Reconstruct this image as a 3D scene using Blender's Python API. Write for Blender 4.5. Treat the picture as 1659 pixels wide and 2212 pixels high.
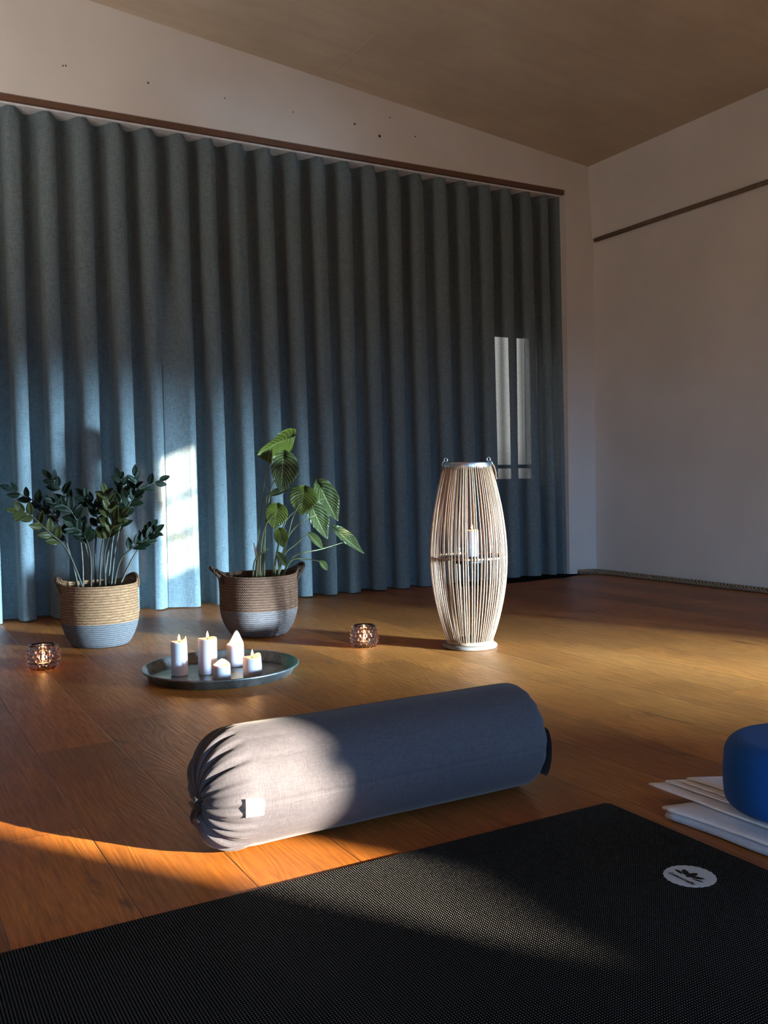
import bpy, bmesh, math, random
from mathutils import Vector, Matrix, noise
random.seed(7)
PI = math.pi
def psin(x): return max(0.0, math.sin(x))
for o in list(bpy.data.objects): bpy.data.objects.remove(o)
C = bpy.context.scene
COL = C.collection

# ---------------------------------------------------------------- camera
W, H, F = 1659.0, 2212.0, 2005.6
YAW, PITCH, ROLL = 0.510910, 0.038224, -0.018379
CAMZ = 0.65
def basis():
    f = Vector((math.sin(YAW)*math.cos(PITCH), math.cos(YAW)*math.cos(PITCH), -math.sin(PITCH)))
    r = Vector((math.cos(YAW), -math.sin(YAW), 0)); u = r.cross(f)
    return (r*math.cos(ROLL)+u*math.sin(ROLL), -r*math.sin(ROLL)+u*math.cos(ROLL), f)
CR, CU, CF = basis()
cd = bpy.data.cameras.new('camera'); cam = bpy.data.objects.new('camera', cd); COL.objects.link(cam)
M = Matrix.Identity(4)
for i in range(3):
    M[i][0] = CR[i]; M[i][1] = CU[i]; M[i][2] = -CF[i]
M[0][3], M[1][3], M[2][3] = 0, 0, CAMZ
cam.matrix_world = M
cd.sensor_fit = 'AUTO'; cd.sensor_width = 36; cd.lens = 36*F/H
cd.clip_start = 0.02; cd.clip_end = 200
C.camera = cam
def at(px, py, Y):
    """point of the room at depth Y from the camera that stands at this place of the photograph"""
    d = CF + CR*((px-W/2)/F) - CU*((py-H/2)/F)
    return Vector((0, 0, CAMZ)) + d*(Y/d.y)
def atz(px, py, z=0.0):
    d = CF + CR*((px-W/2)/F) - CU*((py-H/2)/F)
    return Vector((0, 0, CAMZ)) + d*((z-CAMZ)/d.z)

# ---------------------------------------------------------------- light
SUN_EL = math.radians(13.0)
SD = Vector((-0.552*math.cos(SUN_EL), 0.834*math.cos(SUN_EL), -math.sin(SUN_EL)))   # the way the light travels
sl = bpy.data.lights.new('sun', 'SUN'); sl.energy = 48.0; sl.angle = math.radians(0.6); sl.color = (1.0, 0.83, 0.64)
so = bpy.data.objects.new('sun', sl); COL.objects.link(so)
so.rotation_euler = SD.to_track_quat('-Z', 'Y').to_euler(); so.location = (8, -10, 6)

wd = bpy.data.worlds.new('world'); C.world = wd; wd.use_nodes = True
nt = wd.node_tree; nt.nodes.clear()
SKY_BLUE = (0.22, 0.49, 0.88, 1); SKY_HAZE = (0.80, 0.82, 0.78, 1); GROUND = (0.42, 0.27, 0.15, 1)
SKY_K, HAZE_K, GROUND_K = 27.0, 3.9, 1.0
g = nt.nodes.new('ShaderNodeNewGeometry')
s = nt.nodes.new('ShaderNodeSeparateXYZ'); nt.links.new(g.outputs['Incoming'], s.inputs[0])
def mth(tree, op, a, b=None, clamp=False):
    n = tree.nodes.new('ShaderNodeMath'); n.operation = op; n.use_clamp = clamp
    for i, v in enumerate((a, b)):
        if v is None: continue
        if isinstance(v, (int, float)): n.inputs[i].default_value = v
        else: tree.links.new(v, n.inputs[i])
    return n.outputs[0]
up = mth(nt, 'MULTIPLY', s.outputs['Z'], -1.0)
north = mth(nt, 'MULTIPLY', s.outputs['Y'], -1.0)
upf = mth(nt, 'MULTIPLY_ADD', up, 14.0, True); upf.node.inputs[2].default_value = 0.5
nf = mth(nt, 'MULTIPLY_ADD', north, 2.0, True); nf.node.inputs[2].default_value = 0.5
def mixc(tree, fac, a, b):
    n = tree.nodes.new('ShaderNodeMix'); n.data_type = 'RGBA'
    if isinstance(fac, float): n.inputs[0].default_value = fac
    else: tree.links.new(fac, n.inputs[0])
    for i, v in ((6, a), (7, b)):
        if isinstance(v, tuple): n.inputs[i].default_value = v
        else: tree.links.new(v, n.inputs[i])
    return n.outputs[2]
def sc(c, k): return (c[0]*k, c[1]*k, c[2]*k, 1)
sky = mixc(nt, nf, sc(SKY_BLUE, SKY_K), sc(SKY_HAZE, HAZE_K))
gnd = mixc(nt, nf, sc(GROUND, GROUND_K), sc(GROUND, 0.5))
wcol = mixc(nt, upf, gnd, sky)
bg = nt.nodes.new('ShaderNodeBackground'); nt.links.new(wcol, bg.inputs[0]); bg.inputs[1].default_value = 1.0
wo = nt.nodes.new('ShaderNodeOutputWorld'); nt.links.new(bg.outputs[0], wo.inputs[0])

C.view_settings.view_transform = 'Standard'; C.view_settings.look = 'None'
C.view_settings.gamma = 1; C.view_settings.use_curve_mapping = False
C.view_settings.exposure = 0.0

# back window of the room (behind the camera): the daylight comes through it
BWX0, BWX1, BWZ0, BWZ1, BWY = -1.2, 1.60, 0.25, 1.55, -4.8
pl = bpy.data.lights.new('window_portal', 'AREA'); pl.shape = 'RECTANGLE'; pl.size = BWX1-BWX0; pl.size_y = BWZ1-BWZ0
pl.cycles.is_portal = True
po = bpy.data.objects.new('window_portal', pl); COL.objects.link(po)
po.location = ((BWX0+BWX1)/2, BWY-0.05, (BWZ0+BWZ1)/2); po.rotation_euler = (PI/2, 0, 0)

# lamp added for cool skylight, aimed through the low strip window in the right wall, behind the edge of the frame
WIN4 = (-1.10, -0.12, 0.13, 0.70)
al = bpy.data.lights.new('skylight_lamp', 'AREA'); al.shape = 'RECTANGLE'; al.size = 1.3; al.size_y = 1.0
al.energy = 1750; al.spread = math.radians(44); al.color = (0.50, 0.76, 1.0)
ao = bpy.data.objects.new('skylight_lamp', al); COL.objects.link(ao)
ao.location = (6.22, -3.96, .80)
ao.rotation_euler = (Vector((4.05, -.62, .46))-ao.location).to_track_quat('-Z', 'Y').to_euler()
# unseen fill lamp added at the left, thrown up at the ceiling
ul = bpy.data.lights.new('left_fill_lamp', 'AREA'); ul.shape = 'RECTANGLE'; ul.size = 1.0; ul.size_y = 1.0; ul.energy = 21; ul.color = (1.0, .96, .90)
uo = bpy.data.objects.new('left_fill_lamp', ul); COL.objects.link(uo); uo.location = (-.5, 3.3, 1.7)
uo.rotation_euler = Vector((.25, .25, 1)).to_track_quat('-Z', 'Y').to_euler()

# ---------------------------------------------------------------- helpers
def tag(o, label=None, cat=None, group=None, kind=None):
    if label: o['label'] = label
    if cat: o['category'] = cat
    if group: o['group'] = group
    if kind: o['kind'] = kind
    return o
def obj(name, bm, mat, parent=None, smooth=True, auto=None):
    me = bpy.data.meshes.new(name); bm.normal_update(); bm.to_mesh(me); bm.free()
    if smooth:
        for p in me.polygons: p.use_smooth = True
    o = bpy.data.objects.new(name, me); COL.objects.link(o)
    if mat: me.materials.append(mat)
    if auto and smooth:
        me.set_sharp_from_angle(angle=math.radians(auto))
    if parent: o.parent = parent
    return o
def empty(name, loc, rz=0):
    o = bpy.data.objects.new(name, None); COL.objects.link(o); o.location = loc; o.rotation_euler = (0, 0, rz)
    o.empty_display_size = 0.05
    return o
def box(bm, a, b):
    vs = [bm.verts.new((x, y, z)) for z in (a[2], b[2]) for y in (a[1], b[1]) for x in (a[0], b[0])]
    for f in ((0, 2, 3, 1), (4, 5, 7, 6), (0, 1, 5, 4), (2, 6, 7, 3), (0, 4, 6, 2), (1, 3, 7, 5)):
        bm.faces.new([vs[i] for i in f])
    return vs
def grid(bm, rows, close_u=False, close_v=False, uv=None):
    """rows: list of lists of points"""
    V = [[bm.verts.new(p) for p in r] for r in rows]
    n, m = len(V), len(V[0])
    for i in range(n if close_v else n-1):
        for j in range(m if close_u else m-1):
            a, b, c, d = V[i][j], V[i][(j+1) % m], V[(i+1) % n][(j+1) % m], V[(i+1) % n][j]
            try: bm.faces.new((a, b, c, d))
            except ValueError: pass
    return V
def lathe(bm, prof, n=48, cap0=True, cap1=True, c=(0, 0, 0), fn=None):
    rows = []
    for (r, z) in prof:
        row = []
        for k in range(n):
            a = 2*PI*k/n
            rr, zz = (r, z) if fn is None else fn(r, z, a)
            row.append((c[0]+rr*math.cos(a), c[1]+rr*math.sin(a), c[2]+zz))
        rows.append(row)
    V = grid(bm, rows, close_u=True)
    if cap0: bm.faces.new(list(reversed(V[0])))
    if cap1: bm.faces.new(V[-1])
    return V
def tube(bm, pts, rad, n=8, caps=True, close=False):
    pts = [Vector(p) for p in pts]; N = len(pts)
    rads = rad if isinstance(rad, (list, tuple)) else [rad]*N
    up = Vector((0, 0, 1)); rows = []; nrm = None
    for i, p in enumerate(pts):
        if close: t = (pts[(i+1) % N]-pts[i-1])
        else: t = pts[min(i+1, N-1)]-pts[max(i-1, 0)]
        t.normalize()
        if nrm is None:
            nrm = t.cross(up) if abs(t.dot(up)) < .95 else t.cross(Vector((1, 0, 0)))
        nrm = (nrm - t*nrm.dot(t)).normalized(); b = t.cross(nrm)
        rows.append([p + (nrm*math.cos(2*PI*k/n)+b*math.sin(2*PI*k/n))*rads[i] for k in range(n)])
    V = grid(bm, rows, close_u=True, close_v=close)
    if caps and not close:
        bm.faces.new(list(reversed(V[0]))); bm.faces.new(V[-1])
    return V
def spline(pts, n=20):
    P = [Vector(p) for p in pts]; P = [P[0]*2-P[1]] + P + [P[-1]*2-P[-2]]
    out = []; segs = len(P)-3
    for k in range(n+1):
        t = k/n*segs; i = min(int(t), segs-1); u = t-i
        a, b, c, d = P[i:i+4]
        out.append(0.5*((2*b)+(c-a)*u+(2*a-5*b+4*c-d)*u*u+(3*b-a-3*c+d)*u**3))
    return out
def bevel(o, w, seg=2):
    m = o.modifiers.new('bevel', 'BEVEL'); m.width = w; m.segments = seg; m.limit_method = 'ANGLE'; m.angle_limit = .6
    return o

# ---------------------------------------------------------------- materials
class Mat:
    def __init__(s, name, col=(.5, .5, .5), rough=.6, spec=.5, metal=0.0):
        s.m = bpy.data.materials.new(name); s.m.use_nodes = True; s.t = s.m.node_tree
        s.p = s.t.nodes['Principled BSDF']
        s.set('Base Color', (*col, 1)); s.set('Roughness', rough); s.set('Specular IOR Level', spec); s.set('Metallic', metal)
        s._co = None
    def set(s, k, v):
        if isinstance(v, bpy.types.NodeSocket): s.t.links.new(v, s.p.inputs[k])
        else: s.p.inputs[k].default_value = v
        return s
    def node(s, typ, **kw):
        n = s.t.nodes.new(typ)
        for k, v in kw.items(): setattr(n, k, v)
        return n
    def co(s, kind='Object', scale=(1, 1, 1), loc=(0, 0, 0)):
        tc = s.node('ShaderNodeTexCoord'); mp = s.node('ShaderNodeMapping')
        s.t.links.new(tc.outputs[kind], mp.inputs[0]); mp.inputs['Scale'].default_value = scale; mp.inputs['Location'].default_value = loc
        return mp.outputs[0]
    def noise(s, vec, scale=5, detail=4, rough=.5, dist=0):
        n = s.node('ShaderNodeTexNoise'); s.t.links.new(vec, n.inputs['Vector'])
        n.inputs['Scale'].default_value = scale; n.inputs['Detail'].default_value = detail
        n.inputs['Roughness'].default_value = rough; n.inputs['Distortion'].default_value = dist
        return n.outputs['Fac']
    def wave(s, vec, scale=5, dist=0, detail=2, dirn='X', typ='BANDS', prof='SIN', dscale=1):
        n = s.node('ShaderNodeTexWave', wave_type=typ, wave_profile=prof)
        if typ == 'BANDS': n.bands_direction = dirn
        else: n.rings_direction = dirn
        s.t.links.new(vec, n.inputs['Vector'])
        n.inputs['Scale'].default_value = scale; n.inputs['Distortion'].default_value = dist
        n.inputs['Detail'].default_value = detail; n.inputs['Detail Scale'].default_value = dscale
        return n.outputs['Fac']
    def ramp(s, fac, stops):
        n = s.node('ShaderNodeValToRGB'); s.t.links.new(fac, n.inputs[0]); e = n.color_ramp.elements
        while len(e) < len(stops): e.new(.5)
        for i, (p, c) in enumerate(stops):
            e[i].position = p; e[i].color = (*c, 1) if len(c) == 3 else c
        return n.outputs[0]
    def mix(s, fac, a, b, blend='MIX'):
        n = s.node('ShaderNodeMix', data_type='RGBA', blend_type=blend)
        for i, v in ((0, fac), (6, a), (7, b)):
            if isinstance(v, bpy.types.NodeSocket): s.t.links.new(v, n.inputs[i])
            elif i == 0: n.inputs[0].default_value = v
            else: n.inputs[i].default_value = (*v, 1)
        return n.outputs[2]
    def math(s, op, a, b=None, clamp=False): return mth(s.t, op, a, b, clamp)
    def bump(s, h, strength=.3, dist=.01):
        n = s.node('ShaderNodeBump'); s.t.links.new(h, n.inputs['Height']); n.inputs['Strength'].default_value = strength
        n.inputs['Distance'].default_value = dist
        old = s.p.inputs['Normal'].links
        if old: s.t.links.new(old[0].from_socket, n.inputs['Normal'])
        s.t.links.new(n.outputs[0], s.p.inputs['Normal'])
        return s

def wood_floor():
    m = Mat('oak planks', rough=.42, spec=.4)
    co = m.co('Object')
    sp = m.node('ShaderNodeSeparateXYZ'); m.t.links.new(co, sp.inputs[0])
    PW = 0.185
    u = m.math('DIVIDE', m.math('ADD', sp.outputs['X'], 0.028), PW)
    pi_ = m.math('FLOOR', u); fu = m.math('FRACT', u)
    wn = m.node('ShaderNodeTexWhiteNoise', noise_dimensions='1D'); m.t.links.new(pi_, wn.inputs['W'])
    yoff = m.math('MULTIPLY', wn.outputs['Value'], 2.1)
    v = m.math('DIVIDE', m.math('ADD', sp.outputs['Y'], yoff), 2.1)
    pj = m.math('FLOOR', v); fv = m.math('FRACT', v)
    wn2 = m.node('ShaderNodeTexWhiteNoise', noise_dimensions='2D')
    cb = m.node('ShaderNodeCombineXYZ'); m.t.links.new(pi_, cb.inputs[0]); m.t.links.new(pj, cb.inputs[1]); m.t.links.new(cb.outputs[0], wn2.inputs['Vector'])
    # grain coordinates: shifted per plank, stretched along the plank
    sh = m.node('ShaderNodeVectorMath', operation='SCALE'); m.t.links.new(wn2.outputs['Color'], sh.inputs[0]); sh.inputs['Scale'].default_value = 30
    ad = m.node('ShaderNodeVectorMath', operation='ADD'); m.t.links.new(co, ad.inputs[0]); m.t.links.new(sh.outputs[0], ad.inputs[1])
    st = m.node('ShaderNodeMapping'); m.t.links.new(ad.outputs[0], st.inputs[0]); st.inputs['Scale'].default_value = (7.0, 0.9, 1)
    ringv = m.noise(st.outputs[0], 1.1, 2, .45, .4)
    rings = m.math('FRACT', m.math('MULTIPLY', ringv, 26))
    rings = m.math('ABSOLUTE', m.math('SUBTRACT', rings, .5))          # triangle 0..0.5
    st2 = m.node('ShaderNodeMapping'); m.t.links.new(ad.outputs[0], st2.inputs[0]); st2.inputs['Scale'].default_value = (60, 3.2, 1)
    fine = m.noise(st2.outputs[0], 3, 5, .65)
    blot = m.noise(ad.outputs[0], 1.6, 3, .55, .5)
    c = m.ramp(blot, [(.25, (.27, .088, .010)), (.5, (.40, .140, .020)), (.78, (.54, .205, .036))])
    c = m.mix(m.math('MULTIPLY', m.math('SUBTRACT', .5, rings), .55), c, (.17, .055, .010))
    c = m.mix(m.ramp(fine, [(.35, (.55,)*3), (.62, (0,)*3)]), c, (.15, .048, .009))
    # plank to plank tone
    tone = m.ramp(wn2.outputs['Value'], [(0, (.78, .78, .78)), (1, (1.16, 1.12, 1.08))])
    c = m.mix(1.0, c, tone, 'MULTIPLY')
    # dark knots and streaks
    st3 = m.node('ShaderNodeMapping'); m.t.links.new(ad.outputs[0], st3.inputs[0]); st3.inputs['Scale'].default_value = (9.0, 2.2, 1)
    kn = m.noise(st3.outputs[0], 1.3, 3, .6, .7)
    c = m.mix(m.ramp(kn, [(.66, (0,)*3), (.76, (.8,)*3)]), c, (.035, .014, .005))
    # seams
    e1 = m.math('MINIMUM', fu, m.math('SUBTRACT', 1.0, fu)); e1 = m.math('MULTIPLY', e1, PW)
    e2 = m.math('MINIMUM', fv, m.math('SUBTRACT', 1.0, fv)); e2 = m.math('MULTIPLY', e2, 2.1)
    e = m.math('MINIMUM', e1, e2)
    seam = m.ramp(m.math('MULTIPLY', e, 400), [(.15, (1,)*3), (.75, (0,)*3)])
    c = m.mix(m.math('MULTIPLY', seam, .6), c, (.05, .02, .008))
    m.set('Base Color', c)
    rg = m.ramp(fine, [(.3, (.50,)*3), (.7, (.36,)*3)])
    m.set('Roughness', rg)
    hb = m.math('SUBTRACT', m.math('ADD', m.math('MULTIPLY', fine, .6), m.math('MULTIPLY', rings, .8)), m.math('MULTIPLY', seam, 1.3))
    m.bump(hb, .45, .0012)
    return m.m
def plaster(name, col, rough=.85, b=.15, holes=False):
    m = Mat(name, col, rough, .2)
    co = m.co('Object')
    n = m.noise(co, 2.2, 4, .5)
    c = m.mix(m.ramp(n, [(.3, (0,)*3), (.7, (1,)*3)]), tuple(x*.93 for x in col), tuple(min(1, x*1.04) for x in col))
    m.set('Base Color', c); m.bump(m.noise(co, 260, 3, .6), b, .002)
    return m.m
def concrete():
    m = Mat('board marked concrete', rough=.85, spec=.2)
    co = m.co('Object')
    n = m.noise(co, 1.7, 6, .6, .4)
    st = m.co('Object', (1.0, 9.0, 1)); n2 = m.noise(st, 2.0, 4, .55)
    c = m.ramp(n, [(.25, (.46, .38, .285)), (.75, (.62, .52, .40))])
    c = m.mix(m.ramp(n2, [(.35, (.25,)*3), (.6, (0,)*3)]), c, (.40, .325, .245))
    m.set('Base Color', c)
    bw = m.node('ShaderNodeTexBrick'); m.t.links.new(m.co('Object', (1, 1, 1)), bw.inputs['Vector'])
    bw.inputs['Scale'].default_value = 1.0; bw.inputs['Brick Width'].default_value = 1.5; bw.inputs['Row Height'].default_value = .5
    bw.inputs['Mortar Size'].default_value = .006; bw.inputs['Mortar Smooth'].default_value = .5
    m.bump(bw.outputs['Fac'], .35, .004); m.bump(n2, .2, .003); m.bump(m.noise(co, 180, 3, .6), .15, .002)
    return m.m
def curtain_mat():
    m = Mat('grey blue linen', (.2, .22, .23), .9, .1)
    co = m.co('Object')
    wv = m.noise(m.co('Object', (500, 500, 30)), 1, 2, .6)
    wh = m.noise(m.co('Object', (40, 40, 500)), 1, 2, .6)
    th = m.math('ADD', m.math('MULTIPLY', wv, .5), m.math('MULTIPLY', wh, .5))
    c = m.ramp(th, [(.32, (.075, .107, .118)), (.68, (.22, .282, .298))])
    m.set('Base Color', c); m.bump(th, .4, .0015)
    m.set('Sheen Weight', .15); m.set('Sheen Roughness', .5)
    # the open weave: a little light passes straight between the threads where the cloth faces you
    lw = m.node('ShaderNodeLayerWeight'); lw.inputs['Blend'].default_value = .5
    op = m.math('POWER', m.math('SUBTRACT', 1.0, lw.outputs['Facing']), 1.6)
    hole = m.math('MULTIPLY', op, m.math('ADD', .055, m.math('MULTIPLY', th, .09)))
    tr = m.node('ShaderNodeBsdfTransparent'); mx = m.node('ShaderNodeMixShader')
    out = [n for n in m.t.nodes if n.type == 'OUTPUT_MATERIAL'][0]
    m.t.links.new(hole, mx.inputs[0]); m.t.links.new(m.p.outputs[0], mx.inputs[1]); m.t.links.new(tr.outputs[0], mx.inputs[2])
    m.t.links.new(mx.outputs[0], out.inputs['Surface'])
    return m.m
def rope_weave(name, ca, cb, rows=95, tw=150, strength=.9):
    """courses of plaited straw rope wound round a basket: cylindrical coordinates"""
    m = Mat(name, ca, .8, .2)
    uv = m.node('ShaderNodeTexCoord').outputs['UV']
    sp = m.node('ShaderNodeSeparateXYZ'); m.t.links.new(uv, sp.inputs[0])
    v = m.math('FRACT', m.math('MULTIPLY', sp.outputs['Y'], rows))
    cv = m.math('SINE', m.math('MULTIPLY', v, PI))
    tws = m.math('SINE', m.math('MULTIPLY', m.math('ADD', m.math('MULTIPLY', sp.outputs['X'], tw), m.math('MULTIPLY', v, 1.1)), 2*PI))
    tws = m.math('ADD', m.math('MULTIPLY', tws, .5), .5)
    mp = m.node('ShaderNodeMapping'); m.t.links.new(uv, mp.inputs[0]); mp.inputs['Scale'].default_value = (30, rows*1.0, 1)
    n = m.noise(mp.outputs[0], 1.5, 4, .6)
    c = m.ramp(n, [(.3, cb), (.68, ca)])
    c = m.mix(m.ramp(cv, [(.0, (.8,)*3), (.5, (0,)*3)]), c, tuple(x*.3 for x in cb))
    m.set('Base Color', c)
    hh = m.math('ADD', m.math('MULTIPLY', m.math('POWER', cv, .6), 1.0), m.math('MULTIPLY', tws, .18))
    m.bump(hh, strength, .004)
    return m.m
def fabric(name, ca, cb, scale=900, bump=.3, sheen=.2, rough=.85):
    m = Mat(name, ca, rough, .25)
    co = m.co('Object')
    n1 = m.noise(m.co('Object', (scale, scale*.1, scale)), 1, 2, .6); n2 = m.noise(m.co('Object', (scale*.1, scale, scale)), 1, 2, .6)
    th = m.math('ADD', m.math('MULTIPLY', n1, .5), m.math('MULTIPLY', n2, .5))
    m.set('Base Color', m.ramp(th, [(.35, cb), (.65, ca)])); m.bump(th, bump, .001)
    m.set('Sheen Weight', sheen); m.set('Sheen Roughness', .4)
    return m.m
def simple(name, col, rough=.6, spec=.5, metal=0, n=0.15, ns=20):
    m = Mat(name, col, rough, spec, metal)
    f = m.noise(m.co('Object'), ns, 4, .55)
    m.set('Base Color', m.ramp(f, [(.3, tuple(x*(1-n) for x in col)), (.7, tuple(min(1, x*(1+n)) for x in col))]))
    return m
def glass(name, col=(1, 1, 1), rough=.02, ior=1.45):
    m = Mat(name, col, rough); m.set('Transmission Weight', 1.0); m.set('IOR', ior)
    return m.m
def emit(name, col, k):
    m = Mat(name, (0, 0, 0), 1, 0); m.set('Emission Color', (*col, 1)); m.set('Emission Strength', k)
    return m.m

M_FLOOR = wood_floor()
M_WALL = plaster('painted plaster', (.70, .67, .63))
M_WALLR = M_WALL
M_CEIL = concrete()
M_CURT = curtain_mat()
M_TRACK = simple('white track', (.8, .8, .8), .35).m
M_JUTE = rope_weave('plaited straw', (.27, .145, .068), (.13, .062, .028), 78, 118, .8)
M_JUTEGREY = rope_weave('plaited straw painted grey', (.12, .115, .115), (.07, .067, .067), 95, 118, .6)
M_JUTE2 = rope_weave('plaited brown straw', (.13, .065, .036), (.07, .034, .019), 78, 118, .8)
M_JUTEMAUVE = rope_weave('plaited straw painted mauve', (.15, .118, .105), (.085, .066, .06), 95, 118, .6)
M_SOIL = simple('potting soil', (.03, .02, .014), .95, .1, 0, .5, 90).m

# ---------------------------------------------------------------- the room
WY = 4.57          # face of the curtain wall
RX = 4.134         # right wall
LX, BY = -3.2, BWY
NX = 3.91          # right jamb of the curtain niche
NZ = 2.426         # top of the niche
NBY = 4.86         # back of the niche
def ceil_z(x): return 2.592 + 0.107*(RX-x)
def struct(o): o['kind'] = 'structure'; return o

bm = bmesh.new(); box(bm, (LX-.2, BY-.2, -.12), (RX+.2, NBY+.2, 0)); struct(obj('floor', bm, M_FLOOR, smooth=False))
bm = bmesh.new()
a = [(LX-.2, BY-.2), (RX+.2, BY-.2), (RX+.2, NBY+.2), (LX-.2, NBY+.2)]
lo = [bm.verts.new((x, y, ceil_z(x))) for x, y in a]; hi = [bm.verts.new((x, y, ceil_z(x)+.2)) for x, y in a]
bm.faces.new(lo[::-1]); bm.faces.new(hi)
for i in range(4): bm.faces.new((lo[i], lo[(i+1) % 4], hi[(i+1) % 4], hi[i]))
struct(obj('ceiling', bm, M_CEIL, smooth=False))

# curtain wall: header above the niche, jamb at its right, back of the niche with its window openings
bm = bmesh.new()
def prism_xz(bm, pts, y0, y1):
    A = [bm.verts.new((x, y0, z)) for x, z in pts]; B = [bm.verts.new((x, y1, z)) for x, z in pts]
    bm.faces.new(A); bm.faces.new(B[::-1]); n = len(pts)
    for i in range(n): bm.faces.new((A[i], B[i], B[(i+1) % n], A[(i+1) % n]))
prism_xz(bm, [(LX, NZ), (NX, NZ), (NX, 0), (RX+.1, 0), (RX+.1, ceil_z(RX+.1)+.05), (LX, ceil_z(LX)+.05)], WY, NBY+.15)
bmesh.ops.recalc_face_normals(bm, faces=bm.faces)
struct(obj('wall_front', bm, M_WALL, smooth=False))
# niche back: openings  window_1 (right, behind the thin cloth)
def wall_with_holes(bm, axis, p0, p1, lo_, hi_, z0, z1, holes):
    """wall slab; axis 'y' = plane of constant y (u = x), axis 'x' = plane of constant x (u = y)"""
    us = sorted(set([lo_, hi_] + [h[0] for h in holes] + [h[1] for h in holes]))
    zs = sorted(set([z0, z1] + [h[2] for h in holes] + [h[3] for h in holes]))
    for i in range(len(us)-1):
        for j in range(len(zs)-1):
            uc, zc = (us[i]+us[i+1])/2, (zs[j]+zs[j+1])/2
            if any(h[0] < uc < h[1] and h[2] < zc < h[3] for h in holes): continue
            if axis == 'y': box(bm, (us[i], p0, zs[j]), (us[i+1], p1, zs[j+1]))
            else: box(bm, (p0, us[i], zs[j]), (p1, us[i+1], zs[j+1]))
    bmesh.ops.remove_doubles(bm, verts=bm.verts, dist=1e-5)
NW = (3.535, 3.90, .60, 1.565)
bm = bmesh.new(); wall_with_holes(bm, 'y', NBY, NBY+.12, LX, NX, 0, NZ, [NW]); struct(obj('wall_niche', bm, M_WALL, smooth=False))
M_FRAME = simple('white window paint', (.62, .62, .60), .5).m
def window_frame(name, axis, p, hole, bars_u, bars_z, t=.045, d=.05, bw=.012):
    bm = bmesh.new(); u0, u1, z0, z1 = hole
    def bx(a0, a1, b0, b1):
        if axis == 'y': box(bm, (a0, p, b0), (a1, p+d, b1))
        else: box(bm, (p, a0, b0), (p+d, a1, b1))
    bx(u0, u1, z0, z0+t); bx(u0, u1, z1-t, z1); bx(u0, u0+t, z0+t, z1-t); bx(u1-t, u1, z0+t, z1-t)
    for b in bars_u: bx(b-bw, b+bw, z0+t, z1-t)
    for b in bars_z: bx(u0+t, u1-t, b-bw, b+bw)
    o = obj(name, bm, M_FRAME, smooth=False); o['kind'] = 'structure'; return o
window_frame('window_1', 'y', NBY+.03, NW, [3.745], [.70], .02)

# right wall, with the two small windows the sun comes through (outside the frame)
R1 = (0.27-.242, 0.555, 1.335, 1.94+.067)
R2 = (-4.12-.242, -3.72, 1.40, 2.02)
bm = bmesh.new(); wall_with_holes(bm, 'x', RX, RX+.16, BY, WY+.01, 0, ceil_z(RX)+.05, [R1, R2, WIN4]); struct(obj('wall_right', bm, M_WALLR, smooth=False))
window_frame('window_2', 'x', RX+.155, (R1[0]-.04, R1[1]+.04, R1[2]-.04, R1[3]+.04), [], [1.59, 1.78], .04, .03, .006)
window_frame('window_3', 'x', RX+.155, (R2[0]-.04, R2[1]+.04, R2[2]-.04, R2[3]+.04), [], [], .04, .03)
window_frame('lamp_window', 'x', RX+.10, WIN4, [-.6], [], .03, .03)  # opening added to shape the beam of the skylight lamp
bm = bmesh.new(); box(bm, (RX+.005, -3.78, 1.578), (RX+.05, -3.71, 1.615)); obj('window_latch', bm, M_FRAME, bpy.data.objects['window_3'], smooth=False)
# unseen slab added outside that keeps the low sun off the strip window
bm = bmesh.new(); gd = Vector((.552, -.834, 0)); gp = Vector((.834, .552, 0))
c1 = gd*8.6+gp*1.60; c2 = gd*8.6+gp*3.39
q = [c1, c2, c2+gd*.2, c1+gd*.2]
lo_v = [bm.verts.new((p.x, p.y, -.1)) for p in q]; hi_v = [bm.verts.new((p.x, p.y, 4.6)) for p in q]
bm.faces.new(lo_v[::-1]); bm.faces.new(hi_v)
for i in range(4): bm.faces.new((lo_v[i], lo_v[(i+1) % 4], hi_v[(i+1) % 4], hi_v[i]))
struct(obj('sun_blocker', bm, M_WALL, smooth=False))
# unseen panel added outside to keep the skylight lamp out of the sun window
bm = bmesh.new(); box(bm, (5.18, -2.75, 1.02), (5.22, -1.0, 1.74)); box(bm, (5.18, -2.85, -.1), (5.24, -2.79, 1.8)); box(bm, (5.18, -1.0, -.1), (5.24, -.94, 1.8))
struct(obj('lamp_blocker', bm, M_FRAME, smooth=False))
bm = bmesh.new(); wall_with_holes(bm, 'y', BY-.16, BY, LX, RX, 0, ceil_z(LX)+.05, [(BWX0, BWX1, BWZ0, BWZ1)]); struct(obj('wall_rear', bm, M_WALL, smooth=False))
bm = bmesh.new(); box(bm, (LX-.16, BY, 0), (LX, NBY, ceil_z(LX)+.1)); struct(obj('wall_left', bm, M_WALL, smooth=False))
# shallow projecting upper part of the right wall
bm = bmesh.new()
prof = [(0, 2.145), (-.010, 2.145), (-.012, 2.150), (-.012, 2.17), (-.040, ceil_z(RX)+.04), (0, ceil_z(RX)+.04)]
rows = [[(RX+.001+x, y, z) for x, z in prof] for y in (-.35, WY+.005)]
V = grid(bm, rows); 
bm.faces.new(V[1]); bm.faces.new(V[0][::-1])
bmesh.ops.recalc_face_normals(bm, faces=bm.faces)
struct(obj('trim_1', bm, M_WALLR, smooth=False))
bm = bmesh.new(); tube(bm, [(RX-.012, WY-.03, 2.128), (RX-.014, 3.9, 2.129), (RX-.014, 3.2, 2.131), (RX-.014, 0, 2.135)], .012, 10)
struct(obj('trim_12', bm, simple('brown shadow line', (.17, .125, .09), .8, .2).m))  # rail added in place of the soft shadow line along the wall

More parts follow.
